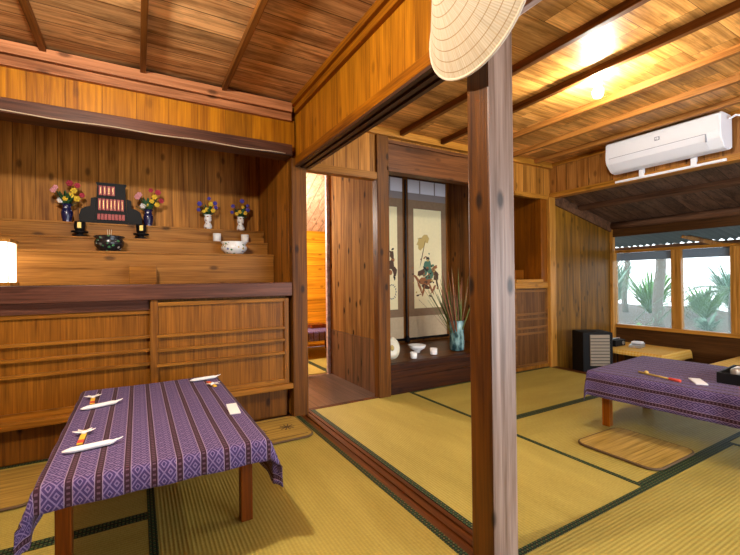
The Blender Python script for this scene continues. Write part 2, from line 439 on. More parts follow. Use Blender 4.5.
# ------------------------------------------------------------------ setting: ceilings
struct('ceiling', box(-1.8, 1.06, -1.6, 2.84, 2.245, 2.30), w_ceil_l)
struct('ceiling_main', box(1.06, 3.99, -1.6, 2.84, 2.225, 2.30), w_ceil_r)
struct('ceiling_alcove', MB().box(-1.8, 1.06, 2.84, 3.75, 2.245, 2.30).box(1.06, 4.2, 2.84, 3.95, 2.225, 2.3), w_altback)
for i, x in enumerate((-1.36, -.90, -.43, .035, .495)):
    struct('trim_joist_altar', box(x-.015, x+.015, -1.55, 2.72 if x > -3 else 2.7, 2.207, 2.246, .003), w_joist)
for i, x in enumerate((1.52, 1.94, 2.385, 2.84, 3.26, 3.66)):
    struct('trim_joist_main', box(x-.018, x+.018, -1.55, 2.79, 2.182, 2.226, .003), (w_joist3, w_joist, w_joist, w_joist2, w_joist2, w_joist2)[i])

# ------------------------------------------------------------------ setting: altar side (left room)
struct('wall_altar', box(-1.8, 1.0, 3.66, 3.72, 0, 2.25), w_altback)
struct('wall_altar_side', box(.955, 1.02, 2.83, 3.66, 0, 2.25), w_altside)
struct('wall_header_altar', box(-1.8, .985, 2.765, 2.84, 1.90, 2.12), w_band)
struct('trim_cornice_altar', MB().box(-1.8, .955, 2.735, 2.80, 2.105, 2.158, .004).box(-1.8, .955, 2.715, 2.80, 2.162, 2.226, .004), w_pink)
struct('trim_lintel_altar', MB().box(-1.8, .955, 2.722, 2.87, 1.852, 1.932, .005), w_dark_x)
struct('wall_west', box(-1.86, -1.8, -1.6, 3.72, -.1, 2.3), w_altside)
struct('wall_south', MB().box(-1.8, 5.2, -1.66, -1.6, 1.9, 2.3).box(-1.8, 1.1, -1.66, -1.6, -.1, 1.9).box(3.8, 5.2, -1.66, -1.6, -.2, 1.9), m_wall)

# ------------------------------------------------------------------ setting: partition header between the rooms
struct('wall_header_partition', box(1.0, 1.085, .99, 2.80, 1.855, 2.245), w_band_y)
struct('trim_cornice_partition', MB().box(.972, 1.0, .99, 2.735, 2.165, 2.205, .003).box(.950, 1.0, .99, 2.735, 2.205, 2.245, .003).box(1.085, 1.11, .99, 2.8, 2.17, 2.226, .003), w_rail)
rail = struct('trim_rail_partition', MB().box(.985, 1.10, .99, 2.80, 1.80, 1.857, .003), w_rail)
struct('trim_rail_grooves', MB().box(.985, 1.008, .99, 2.8, 1.785, 1.80).box(1.03, 1.055, .99, 2.8, 1.785, 1.8).box(1.077, 1.10, .99, 2.8, 1.785, 1.8).box(1.008, 1.077, .99, 2.8, 1.797, 1.801), w_railgroove)

# ------------------------------------------------------------------ setting: hall doorway and tokonoma wall
struct('wall_hall', MB().box(1.752, 1.80, 2.86, 3.86, .455, 2.24), w_plank_hall)
struct('wall_hall_low', MB().box(1.748, 1.80, 2.86, 3.86, -.04, .452), w_plank_hall_lo)
struct('trim_hall_jamb', box(1.718, 1.762, 3.86, 3.90, -.02, 2.2, .004), w_joist3)
struct('trim_hall_lintel', box(1.07, 1.70, 2.80, 2.88, 1.79, 1.85, .004), w_slat)
struct('wall_hall_header', box(1.06, 1.71, 2.825, 2.87, 1.85, 2.225), w_upper)
struct('wall_hall_left', box(1.02, 1.06, 2.86, 3.9, -.04, 2.25), w_altside)
struct('trim_cornice_main', MB().box(1.085, 3.95, 2.79, 2.84, 2.165, 2.226, .004), w_trim)
struct('wall_tokonoma_header', MB().box(1.79, 3.33, 2.83, 2.88, 1.91, 2.115, .003), w_tokoh)
struct('trim_tokonoma_head', MB().box(1.79, 3.33, 2.80, 2.90, 1.873, 1.915, .005).box(1.79, 3.33, 2.815, 2.88, 2.115, 2.145, .004), w_tokoh)
struct('wall_upper_main', box(1.79, 3.33, 2.845, 2.9, 2.13, 2.225), w_upper)
struct('floor_tokonoma', MB().box(1.80, 3.30, 2.86, 3.78, .19, .248, .003), w_tokof)
struct('trim_tokonoma_base', MB().box(1.815, 3.36, 2.835, 2.88, -.04, .13, .004).box(1.815, 3.36, 2.83, 2.885, .133, .19, .004).box(1.815, 3.36, 2.825, 2.90, .193, .252, .004), w_tokob)
struct('wall_tokonoma', box(1.78, 3.36, 3.78, 3.83, 0, 2.25), w_tokoside)
struct('wall_tokonoma_side', box(3.30, 3.36, 2.84, 3.78, 0, 2.25), w_tokoside)
struct('wall_closet', MB().box(3.36, 3.98, 3.30, 3.35, -.1, 1.9).box(3.90, 3.96, 2.88, 3.3, -.2, .93).box(3.36, 3.38, 2.86, 3.3, .9, 1.87).box(3.38, 3.96, 2.86, 3.3, 1.86, 1.9).box(3.785, 3.9, 2.87, 3.3, .93, 1.86), w_niche)
struct('wall_upper_closet', box(3.33, 3.96, 2.835, 2.88, 1.86, 2.19), w_upper)
struct('trim_closet_head', box(3.36, 3.90, 2.81, 2.88, 1.825, 1.872, .004), w_trim)
struct('trim_closet_shelf', MB().box(3.36, 3.78, 2.80, 3.30, .92, .955, .004).box(3.36, 3.885, 2.815, 2.88, .86, .925, .004), w_trim)
struct('trim_closet_post', box(3.78, 3.885, 2.825, 2.90, .925, 1.826, .004), w_niche)
struct('trim_corner_post', box(3.885, 3.985, 2.79, 2.87, -.045, 1.85, .006), w_trimz)
struct('trim_closet_step', box(3.38, 3.78, 3.05, 3.30, .957, 1.06, .004), w_niche)

# ------------------------------------------------------------------ setting: AC wall and annex
struct('wall_east', box(3.965, 4.02, -1.6, 2.84, 1.895, 2.25), w_upper_y)
struct('trim_east_rail', MB().box(3.935, 4.04, -1.6, 2.83, 1.848, 1.898, .004).box(3.94, 3.97, -1.6, 2.8, 2.185, 2.226, .003), w_trimy)
P0, P1 = (4.0, 1.90), (5.12, 1.645)
def sl(x): return P0[1]+(P1[1]-P0[1])*(x-P0[0])/(P1[0]-P0[0])
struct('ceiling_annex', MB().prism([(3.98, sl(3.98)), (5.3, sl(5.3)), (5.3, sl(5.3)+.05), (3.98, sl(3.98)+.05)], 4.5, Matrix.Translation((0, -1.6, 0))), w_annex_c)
struct('trim_annex_rafter', MB().prism([(4.42, sl(4.42)-.045), (4.48, sl(4.48)-.045), (4.48, sl(4.48)+.004), (4.42, sl(4.42)+.004)], 4.4, Matrix.Translation((0, -1.6, 0))), w_log)
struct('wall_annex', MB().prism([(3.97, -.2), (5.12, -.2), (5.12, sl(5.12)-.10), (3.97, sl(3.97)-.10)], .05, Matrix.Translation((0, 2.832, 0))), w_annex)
struct('trim_annex_wall_head', MB().prism([(3.98, sl(3.98)-.115), (5.12, sl(5.12)-.115), (5.12, sl(5.12)), (3.98, sl(3.98))], .06, Matrix.Translation((0, 2.81, 0))), w_log)
logm = MB().tube([(5.13, -1.5+.4*k, 1.605+.006*math.sin(k*1.7)) for k in range(11)]+[(5.13, 2.86, 1.605)], .045, 12)
struct('trim_annex_log', logm, w_log)
struct('trim_annex_board', box(5.12, 5.15, -1.6, 2.86, 1.465, 1.575, .003), w_under)
struct('trim_annex_end_post', box(5.11, 5.17, 2.80, 2.88, -.2, 1.56, .005), w_trimz)
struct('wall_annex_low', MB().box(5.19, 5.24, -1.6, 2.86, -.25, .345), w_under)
struct('trim_window_sill', box(5.165, 5.26, -1.6, 2.86, .345, .385, .004), w_trimy)
struct('trim_window_head', box(5.18, 5.25, -1.6, 2.86, 1.268, 1.30, .004), w_trimy)
wys = [2.86, 2.155, 1.635, .93, .2, -.6, -1.55]
for k in range(6):
    a, b = wys[k+1], wys[k]
    w = struct('window_%d' % (k+1), MB().box(5.18, 5.25, b-.048, b, .385, 1.268, .004).box(5.18, 5.25, a, a+.048, .385, 1.268, .004), w_trimz)
    box(5.212, 5.216, a+.046, b-.046, .385, 1.268).build('pane', m_film, w)
    struct('blind', box(5.222, 5.23, a+.05, b-.05, 1.17, 1.266), m_tarp, w)

# corrugated lean-to roof outside the windows
def corrugated(x0, x1, z0, z1, y0, y1):
    b = bmesh.new(); n = int((y1-y0)/.016); rows = []
    for j in range(2):
        x, z = (x0, z0) if j == 0 else (x1, z1)
        rows.append([b.verts.new((x, y0+(y1-y0)*i/n, z+.014*math.sin(2*PI*(y0+(y1-y0)*i/n)/.08))) for i in range(n+1)])
    for i in range(n): b.faces.new((rows[0][i], rows[0][i+1], rows[1][i+1], rows[1][i]))
    ex = bmesh.ops.solidify(b, geom=b.faces[:], thickness=.004)
    return MB()._new(b)
r = corrugated(5.18, 6.0, 1.52, 1.40, -1.4, 4.0).build('lean_to_roof', m_roof)
tag(r, kind='structure')
struct('trim_eave_batten', box(5.92, 5.96, -1.4, 4.0, 1.345, 1.385, .003), w_log)
p_, q_ = Vector((5.68, 2.28, 1.455)), Vector((5.25, 1.35, 1.15))
brace = MB().box(-.034, .034, 0, (q_-p_).length, -.022, .022, .003).build('trim_eave_brace', w_trimz)
brace.location = p_; brace.rotation_euler = (q_-p_).to_track_quat('Y', 'Z').to_euler(); brace['kind'] = 'structure'

# ------------------------------------------------------------------ setting: back room seen through the hall
struct('wall_back_room', box(-.5, 3.6, 5.5, 5.56, 0, 1.72), w_back)
struct('wall_back_room_side', MB().box(3.55, 3.6, 3.95, 5.5, 0, 2.5).box(-.5, -.45, 3.75, 5.5, 0, 2.5).box(1.80, 3.6, 3.90, 3.95, 0, 2.5).box(-.5, 1.1, 3.84, 3.9, 0, 2.5), w_back)
b = bmesh.new()
vs = [b.verts.new(p) for p in ((-.5, 5.56, 1.66), (3.6, 5.56, 1.66), (3.6, 3.86, 2.55), (-.5, 3.86, 2.55))]
vs2 = [b.verts.new(v.co+Vector((0, .02, .05))) for v in vs]
b.faces.new(vs); b.faces.new(vs2[::-1])
for k in range(4): b.faces.new((vs[k], vs[(k+1) % 4], vs2[(k+1) % 4], vs2[k]))
struct('ceiling_back_room', MB()._new(b), w_backc)

# ------------------------------------------------------------------ pillars
def pillar(x0, x1, y0, y1, z0, z1, mat, label):
    o = box(x0-(x0+x1)/2, x1-(x0+x1)/2, y0-(y0+y1)/2, y1-(y0+y1)/2, 0, z1-z0, .006).build('wooden_pillar', mat, loc=((x0+x1)/2, (y0+y1)/2, z0))
    return solo(o, label, 'pillar')
np_ = pillar(1.002, 1.119, .939, 1.040, -.008, 2.225, w_postl, 'square pillar with daylight painted on its pale face and straw hat hanging on it')
np_.data.materials.append(w_postdaylit)                        # daylight on this garden side is painted as paler wood, besides its chipped wear
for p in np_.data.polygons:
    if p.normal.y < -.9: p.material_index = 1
pillar(.957, 1.07, 2.755, 2.83, -.045, 1.852, w_post, 'brown square pillar between altar cabinet and hall doorway')
pillar(1.70, 1.815, 2.80, 2.88, -.045, 2.165, w_post, 'dark slim pillar at the left edge of the scroll alcove')

# ------------------------------------------------------------------ tatami mats
def mat(x0, x1, y0, y1, ax, label):
    t = thing('tatami_mat', label, 'tatami mat', ((x0+x1)/2, (y0+y1)/2, -.045)); w, h = (x1-x0)/2, (y1-y0)/2; g = .001; B = .03
    if ax == 0:
        box(-w+g, w-g, -h+B, h-B, .001, .045).build('woven_surface', m_tat[0], t)
        for a, c in ((-h+g, -h+B), (h-B, h-g)): box(-w+g, w-g, a, c, .001, .0465).build('cloth_border', m_border, t)
    else:
        box(-w+B, w-B, -h+g, h-g, .001, .045).build('woven_surface', m_tat[1], t)
        for a, c in ((-w+g, -w+B), (w-B, w-g)): box(a, c, -h+g, h-g, .001, .0465).build('cloth_border', m_border, t)
mat(1.11, 2.035, .985, 2.82, 1, 'tatami mat in front of the scroll alcove, beside the floor track')
mat(2.035, 3.87, .985, 1.915, 0, 'tatami mat under the purple table and woven seat pad in the right room')
mat(2.035, 3.87, 1.915, 2.82, 0, 'tatami mat along the lattice closet doors, reaching the heater')
mat(1.11, 2.95, .065, .985, 0, 'large tatami mat in the near right foreground, before the pillar')
mat(2.95, 3.87, .065, .985, 1, 'tatami mat under the near end of the right purple table')
struct('trim_altar_edge', box(.03, .955, 2.756, 2.822, -.046, -.001), w_tokob)
mat(.03, 1.0, .985, 2.753, 1, 'tatami mat between the left purple table and the floor track')
mat(-1.78, .03, 1.915, 2.815, 0, 'tatami mat against the altar cabinet under the far end of the left table')
mat(-1.78, .03, .985, 1.915, 0, 'tatami mat under the near end of the left purple table')
mat(1.11, 1.75, 3.90, 5.45, 1, 'tatami mat in the lit back room beyond the hall')
mat(1.75, 3.4, 4.0, 5.45, 1, 'tatami mat beneath the purple table in the back room')

# ------------------------------------------------------------------ altar cabinet, counter, steps
cab = thing('altar_cabinet', 'low built-in cabinet with slatted sliding doors under the altar counter', 'cabinet', (-.4, 2.78, 0))
def L(x): return x+.4
def cabbox(name, x0, x1, y0, y1, z0, z1, m, par=cab, bev=.003):
    return box(L(x0), L(x1), y0-2.78, y1-2.78, z0, z1, bev).build(name, m, par)
cabbox('back_panel', -1.78, .95, 2.86, 2.9, .02, .86, w_panel)
cabbox('plinth', -1.78, .93, 2.822, 2.86, 0, .2, w_post)
cabbox('ledge', -1.78, .957, 2.755, 2.86, .200, .237, w_slat, bev=.005)
def door(x0, x1, y, zs, top, bot):
    d = cabbox('sliding_door', x0, x1, y, y+.008, bot, top, w_panel)
    for a in (x0, x1-.035): cabbox('door_stile', a, a+.035, y-.016, y+.012, bot, top, w_stile, d)
    for a, c in ((bot, bot+.035), (top-.025, top)): cabbox('door_rail', x0+.035, x1-.035, y-.015, y+.012, a, c, w_slat, d)
    for z in zs: cabbox('slat', x0+.035, x1-.035, y-.026, y+.006, z-.018, z, w_slat, d)
door(.063, .935, 2.795, (.645, .558, .466), .846, .237)
door(-1.2, .10, 2.825, (.645, .563, .478), .80, .237)
door(-1.76, -1.22, 2.795, (.645, .558, .466), .846, .237)
cabbox('meeting_stile', .063, .106, 2.773, 2.80, .24, .862, w_stile)
cabbox('top_rail', -1.78, .06, 2.80, 2.84, .80, .862, w_counter)
o = MB().box(-1.35, 1.354, -.02, .05, 0, .095, .005).box(-1.35, 1.354, .05, .45, .06, .093).build('altar_counter', w_counter, loc=(-.4, 2.775, .862))
solo(o, 'long dark wooden counter beam below the altar steps', 'counter')
st = thing('altar_steps', 'three stepped wooden altar shelves carrying vases and memorial tablet', 'altar', (-.4, 3.2, .957))
for (y0, z1) in ((3.19, 1.18), (3.36, 1.288), (3.47, 1.398)):
    MB().box(-1.35, 1.35, y0-3.2, 3.655-3.2, (0 if z1 < 1.2 else z1-.957-.11), z1-.957-.012).box(-1.35, 1.352, y0-3.2-.008, 3.655-3.2, z1-.957-.014, z1-.957, .003).build('tier', w_step, st)
o = box(-.08, .08, -.04, .04, 0, .125, .004).build('wooden_block', w_slat, loc=(.03, 3.12, .956)); solo(o, 'plain wooden block standing in front of the lowest altar step', 'block')

T3, T2, T1 = 1.399, 1.289, 1.181
def vase_flowers(loc, kind, label):
    white = kind == 'white'
    t = thing('flower_vase', label, 'vase', loc, 0, 'altar flower vases')
    if white: prof = [(.022, 0), (.030, .012), (.033, .03), (.026, .05), (.019, .06), (.027, .078), (.030, .095), (.024, .112), (.030, .125), (.025, .125), (.018, .11)]
    else: prof = [(.030, 0), (.026, .012), (.032, .04), (.036, .075), (.028, .10), (.024, .115), (.033, .135), (.028, .135), (.018, .115)]
    MB().lathe(prof).build('vase_body', m_flv if white else m_fln, t)
    z0 = .125 if white else .135; R = .075 if white else .09
    fo = MB()
    for k in range(44):
        a = random.uniform(0, 2*PI); l = random.uniform(.3, 1.0)*R
        fo.leaf((0, 0, z0-.02), (l*math.cos(a), l*math.sin(a)*.7, z0+random.uniform(.0, .10)), .026)
    fo.build('foliage', m_green, t)
    cols = [m_blue, m_yelf, m_blue, m_yelf, m_yelf, m_blue, m_blue, m_yelf, m_blue] if white else [m_pink, m_yelf, m_redf, m_yelf, m_whitef, m_pink, m_yelf, m_redf, m_redf, m_yelf]
    spots = [(-.055, .075), (-.008, .035), (.05, .055), (.015, .075), (-.03, .02), (.045, .085), (-.062, .03), (.03, .03), (.005, .115)] if white else \
            [(-.06, .075), (.02, .055), (.015, .13), (.05, .035), (-.03, .02), (-.05, .095), (.035, .085), (.075, .06), (.055, .115), (-.005, .03)]
    for c, (x, z) in zip(cols, spots):
        x *= 1.2; z *= 1.15
        m = MB(); y = random.uniform(-.045, -.01); rr = random.uniform(.014, .02)*(1 if white else 1.1)
        for q in range(6):
            a = q*PI/3; m.ball((x+rr*.62*math.cos(a), y, z0+z+rr*.62*math.sin(a)), rr*.5, rr*.35, rr*.5, 1)
        m.ball((x, y-rr*.2, z0+z), rr*.45, rr*.4, rr*.45, 1)
        m.build('blossom', c, t)
vase_flowers((-.435, 3.565, T3), 'navy', 'dark blue vase of mixed flowers left of the memorial tablet')
vase_flowers((.075, 3.565, T3), 'navy', 'dark blue vase of mixed flowers right of the memorial tablet')
vase_flowers((.51, 3.565, T3), 'white', 'white gourd vase of violet and yellow flowers behind painted bowl')
vase_flowers((.775, 3.565, T3), 'white', 'white gourd vase of violet flowers nearest the alcove side wall')

tb = thing('memorial_tablet', 'black memorial tablet stand with rows of red plaques on altar', 'memorial tablet', (-.165, 3.565, T3))
MB().box(-.11, .11, -.045, .045, 0, .02, .003).prism([(-.10, .02), (.10, .02), (.088, .29), (.095, .30), (.095, .31), (-.095, .31), (-.095, .30), (-.088, .29)], .04, Matrix.Translation((0, -.02, 0)), .002).build('tablet_frame', m_black, tb)
for s in (-1, 1):
    MB().prism([(s*.10, .0), (s*.195, .0), (s*.198, .06), (s*.185, .105), (s*.155, .125), (s*.13, .13), (s*.128, .19), (s*.095, .2)], .05, Matrix.Translation((0, -.025, 0)), .003).build('side_wing', m_black, tb)
for z0, z1, n, hw in ((.215, .285, 6, .078), (.105, .19, 7, .082), (.035, .078, 8, .088)):
    for k in range(n):
        if n == 6 and k >= 4: continue
        a = -hw+2*hw*k/n; c = a+2*hw/n-.004
        p = box(a, c, -.028, -.019, z0, z1, .0015).build('red_plaque', m_red, tb)
        if z0 > .05: box((a+c)/2-.0012, (a+c)/2+.0012, -.0295, -.0275, z0+.012, z1-.012).build('inscription', m_gold, p)
def cup_stand(x, label):
    t = thing('offering_cup', label, 'cup', (x, 3.41, T2), 0, 'offering cups beside the incense bowl')
    MB().lathe([(.040, 0), (.044, .008), (.020, .016), (.020, .024), (.050, .030), (.052, .038), (.030, .040)]).build('stand', m_black, t)
    MB().lathe([(.024, .040), (.032, .055), (.034, .105), (.030, .105), (.024, .06)]).build('cup_body', m_black, t)
    box(-.012, .012, -.0355, -.026, .058, .098, .002).build('gold_mark', m_gold, t)
cup_stand(-.345, 'small black cup with gold mark left of the black bowl')
cup_stand(.025, 'small black cup with gold mark right of the black bowl')
t = thing('incense_bowl', 'wide black bowl with green painted leaves before the memorial tablet', 'bowl', (-.165, 3.252, T1))
MB().lathe([(.055, 0), (.062, .008), (.085, .04), (.088, .065), (.076, .085), (.092, .098), (.088, .104), (.070, .088), (.068, .07)]).build('bowl_body', m_flb, t)
MB().lathe([(.001, .072), (.069, .074), (.069, .066)], caps=False).build('ash', plain('grey_ash', (.4, .38, .35), .9), t)
for k in (-1, 0, 1): MB().tube([(k*.006, 0, .07), (k*.012, .01, .15)], .0018, 6).build('incense_stick', m_cord, t)
t = thing('painted_bowl', 'wide white bowl with painted flowers on the lowest altar step', 'bowl', (.655, 3.245, T1))
MB().lathe([(.058, 0), (.066, .006), (.092, .03), (.098, .052), (.084, .074), (.100, .09), (.096, .095), (.078, .074), (.03, .03)]).build('bowl_body', m_flw, t)
for x, lab in ((.555, 'small white cup behind the painted bowl, on its left'), (.775, 'small white cup behind the painted bowl, on its right')):
    o = MB().lathe([(.028, 0), (.030, .002), (.031, .066), (.028, .066), (.025, .01)]).build('white_cup', m_white, loc=(x, 3.41, T2)); solo(o, lab, 'cup', 'white cups behind the painted bowl')
t = thing('paper_lantern', 'glowing square paper lantern on the altar counter at the picture edge', 'lantern', (-.715, 3.02, .957))
box(-.092, .092, -.092, .092, .02, .245).build('paper_shade', m_andon, t)
box(-.104, .104, -.104, .104, 0, .02, .002).build('lantern_base', w_trimz, t); box(-.104, .104, -.104, .104, .245, .262, .002).build('lantern_cap', w_trimz, t)
for sx in (-1, 1):
    for sy in (-1, 1): box(sx*.094-.002, sx*.094+.002, sy*.094-.002, sy*.094+.002, .02, .245).build('corner_bar', w_trimz, t)
pts = [(-1.7+.1*k, 2.716, 1.858+.004*math.sin(k*1.3)) for k in range(27)]
o = MB().tube(pts, .0035, 6).build('cable', plain('tan_cable', (.42, .31, .20), .6)); solo(o, 'pale cable running along the underside of the dark altar lintel', 'cable')

# ------------------------------------------------------------------ cloth helper: a sheet draped over a table top
def drape(lx, ly, ex, ey, h, name, mat, loc, rz, seed=1, flare=.25, ripple=.004):
    """lx, ly: half sizes of the top (local); ex, ey: overhangs; the long side is y; UV in metres."""
    rnd = random.Random(seed); ph = [rnd.uniform(0, 6) for _ in range(6)]
    b = bmesh.new(); uv = b.loops.layers.uv.new('UVMap'); NX, NY = 64, 96; g = []
    def fold(p, l):
        e = abs(p)-l; return (0, p) if e <= 0 else (e, math.copysign(l, p))
    for i in range(NX+1):
        row = []
        for j in range(NY+1):
            u = -lx-ex+2*(lx+ex)*i/NX; v = -ly-ey+2*(ly+ey)*j/NY
            a, px = fold(u, lx); c, py = fold(v, ly); d = math.hypot(a, c)
            z = h+.004; sx = math.copysign(1, u); sy = math.copysign(1, v)
            if d > 0:
                corner = min(a, c)/max(a, c) if max(a, c) > 0 else 0
                out = .008*min(1, d/.02)+d*(.06+flare*corner)
                px += sx*out*(a/d); py += sy*out*(c/d)
                down = d*(math.sqrt(max(0, 1-(.06+flare*corner)**2)))
                z -= max(0, down-.004)
                w = ripple*min(1, d/.05)
                if c >= a: py += sy*w*math.sin(u*38+ph[0]); 
                else: px += sx*w*math.sin(v*31+ph[1])
            else: z += .0012*math.sin(u*15+ph[2])*math.sin(v*12+ph[3])
            vert = b.verts.new((px, py, z)); row.append((vert, u, v))
        g.append(row)
    for i in range(NX):
        for j in range(NY):
            q = (g[i][j], g[i+1][j], g[i+1][j+1], g[i][j+1])
            f = b.faces.new([w[0] for w in q]); f.smooth = True
            for lp, w in zip(f.loops, q): lp[uv].uv = (w[1]+.036, w[2])
    me = bpy.data.meshes.new(name); b.to_mesh(me); b.free(); me.materials.append(mat)
    o = bpy.data.objects.new(name, me); COL.objects.link(o); o.location = loc; o.rotation_euler = (0, 0, rz)
    s = o.modifiers.new('thickness', 'SOLIDIFY'); s.thickness = .0015; s.offset = 1
    return o
def low_table(loc, rz, lx, ly, h, legs, legm, label, group, leg=.046):
    t = thing('low_table', label, 'table', loc, rz, group)
    box(-lx, lx, -ly, ly, h-.035, h, .004).build('tabletop', w_top, t)
    for (x, y) in legs: box(x-leg/2, x+leg/2, y-leg/2, y+leg/2, 0, h-.034, .004).build('leg', legm, t)
    return t

# left table
LT = (.077, 1.995); LZ = .40
lx, ly = .326, .563
low_table((*LT, .002), 0, lx, ly, LZ, [(.002+s*.297, y) for s in (-1, 1) for y in (-.315, .37)], w_leg, 'low table with dark red-brown legs under striped purple cloth, before the altar', 'low tables')
o = drape(lx, ly, .17, .075, LZ, 'tablecloth', m_cloth, (*LT, 0), 0, 3, .32)
solo(o, 'striped purple cloth with dangling corners on the table before the altar', 'tablecloth')

def towel(loc, rz, length, label):
    t = thing('wrapped_towel', label, 'towel', loc, rz, 'wrapped towels on the left table')
    b = MB(); pts = []
    n = 12; prev = None
    bm = bmesh.new(); rings = []
    for i in range(n+1):
        s = -length/2+length*i/n; e = abs(2*i/n-1)
        w = .014*(1-.75*max(0, (e-.7)/.3)); hh = .009*(1-.7*max(0, (e-.7)/.3)); zz = .010+ (.006 if e > .95 and i > n/2 else 0)
        rings.append([bm.verts.new((s, w*math.cos(2*PI*k/10), max(.0006, zz+hh*math.sin(2*PI*k/10)))) for k in range(10)])
    for a, c in zip(rings, rings[1:]):
        for k in range(10):
            f = bm.faces.new((a[k], a[(k+1) % 10], c[(k+1) % 10], c[k])); f.smooth = True
    bm.faces.new(rings[0][::-1]); bm.faces.new(rings[-1])
    b._new(bm); b.build('wrapped_roll', m_paper, t)
    MB().leaf((length/2-.01, 0, .012), (length/2+.018, .006, .018), .016).build('twisted_end', m_paper, t)
def chopsticks(loc, rz, label, length=.15):
    t = thing('chopstick_sleeve', label, 'chopsticks', loc, rz, 'chopstick sleeves')
    box(-.009, .009, -length/2, length/2, 0, .006, .002).build('paper_sleeve', m_yel, t)
    box(-.0095, .0095, -length/2+.005, -length/2+.04, -.0001, .0068, .002).build('red_band', m_redp, t)
    k = MB().ball((0, length/2-.045, .010), .010, .008, .007, 2)
    for s in (-1, 1): k.leaf((0, length/2-.045, .010), (s*.036, length/2-.035, .016), .020); k.leaf((0, length/2-.045, .010), (s*.022, length/2-.005, .012), .014)
    k.build('paper_knot', m_paper, t)
ZT = LZ+.0065
towel((-.15, 2.185, ZT), .33, .15, 'white wrapped towel at the far left corner of the striped purple tablecloth')
towel((-.142, 1.655, ZT), .13, .155, 'white wrapped towel at the near left side of the striped purple tablecloth')
towel((.325, 2.462, ZT), .16, .155, 'white wrapped towel on the striped tablecloth edge nearest the cabinet')
chopsticks((-.19, 2.33, ZT), .05, 'yellow and red chopstick sleeve with white knot, by the far left towel')
chopsticks((-.177, 1.79, ZT), -.02, 'yellow and red chopstick sleeve with white knot, by the near left towel')
chopsticks((.345, 2.335, ZT), PI+.15, 'yellow and red chopstick sleeve with white knot, by the towel nearest the cabinet', .13)
o = MB().box(-.022, .022, -.075, .075, 0, .005, .002).build('paper_packet', m_paper, loc=(.36, 1.835, ZT)); o.rotation_euler = (0, 0, -.07)
solo(o, 'flat white paper packet near the right edge of the striped tablecloth', 'packet')

# right table
th = math.radians(-4.5); RT0 = Vector((2.535, 1.555)); e1 = Vector((math.cos(-th), math.sin(-th))); e2 = Vector((math.sin(-th), -math.cos(-th)))
RLX, RLY, RZ = .41, .62, .36
RC = RT0+e1*RLX+e2*RLY
def rt(a, c): p = RT0+e1*a+e2*c; return p
low_table((RC.x, RC.y, .002), -th, RLX, RLY, RZ, [(s*.30, y) for s in (-1, 1) for y in (-.50, .555)], w_legr, 'low table with orange wooden legs under purple cloth in the right room', 'low tables')
o = drape(RLX, RLY, .158, .13, RZ, 'tablecloth', m_cloth, (RC.x, RC.y, 0), -th, 8, .05, .003)
solo(o, 'purple woven cloth covering the table in the right room', 'tablecloth')
ZR = RZ+.0065
t = thing('chopstick_sleeve', 'gold chopstick sleeve with ball knot and red band beside white napkin, right table', 'chopsticks', (2.69, 1.21, ZR), 0)
MB().tube([(.03, .13, .006), (.0, .0, .006), (-.015, -.07, .006)], .006, 8).build('gold_sleeve', m_gold, t)
MB().ball((.018, .08, .012), .013).build('ball_knot', m_gold, t)
MB().tube([(-.012, -.055, .006), (-.018, -.115, .006)], .0085, 8).build('red_band', m_redp, t)
o = MB().box(-.028, .028, -.07, .07, 0, .008, .003).build('folded_napkin', m_paper, loc=(2.755, 1.045, ZR)); o.rotation_euler = (0, 0, -.95); solo(o, 'white folded napkin next to the black tray on the right purple table', 'napkin')
t = thing('serving_tray', 'black lacquer box tray with silver caddy at the picture edge, right table', 'tray', (3.0, .87, ZR), -th)
MB().box(-.16, .16, -.13, .13, 0, .012, .003).box(-.16, -.15, -.13, .13, .01, .06, .002).box(.15, .16, -.13, .13, .01, .06, .002).box(-.15, .15, -.13, -.12, .01, .06, .002).box(-.15, .15, .12, .13, .01, .06, .002).build('tray_box', m_black, t)
MB().lathe([(.035, .012), (.04, .02), (.04, .07), (.034, .078), (.01, .085)], (-.07, .05, 0)).build('silver_caddy', m_steel, t)
box(-.02, .09, -.06, .10, .012, .066, .004).build('white_packet', m_paper, t)

# woven seat pads
def pad(loc, w, h, label, rz=0, motif=False):
    t = thing('seat_pad', label, 'seat pad', loc, rz, 'woven seat pads')
    def rr(hw, hh, rad, n=6):
        p = []
        for cx, cy, a0 in ((hw-rad, hh-rad, 0), (-hw+rad, hh-rad, PI/2), (-hw+rad, -hh+rad, PI), (hw-rad, -hh+rad, 1.5*PI)):
            p += [(cx+rad*math.cos(a0+PI/2*k/n), cy+rad*math.sin(a0+PI/2*k/n)) for k in range(n+1)]
        return p
    R = Matrix.Rotation(-PI/2, 4, 'X')                       # prism XZ -> XY
    def slab(hw, hh, rad, z0, z1, bev=0):
        return MB().prism([(x, -y) for x, y in rr(hw, hh, rad)], z1-z0, Matrix.Translation((0, 0, z1)) @ Matrix.Rotation(-PI/2, 4, 'X'), bev)
    slab(w/2-.010, h/2-.010, .055, .002, .0135).build('woven_seat', m_rush, t)
    ring = MB(); pl = rr(w/2-.006, h/2-.006, .06); ring.tube([(x, y, .007) for x, y in pl+pl[:2]], .0068, 8); ring.build('bound_edge', m_rushedge, t)
    if motif:
        for x0 in (-.09, .09):
            m = MB()
            for k in range(5):
                a = .5+k*.62; m.box(-.05, .05, -.004, .004, .0132, .0142, M=Matrix.Translation((x0, 0, 0)) @ Matrix.Rotation(a, 4, 'Z'))
            m.build('woven_motif', m_rushedge, t)
        MB().box(-w/2+.035, w/2-.035, -h/2+.045, -h/2+.052, .0132, .0142).box(-w/2+.035, w/2-.035, h/2-.052, h/2-.045, .0132, .0142).build('woven_stripe', m_rushedge, t)
pad((2.425, 1.225, .0017), .45, .44, 'plain oval-cornered woven rush pad on the tatami by the right table')
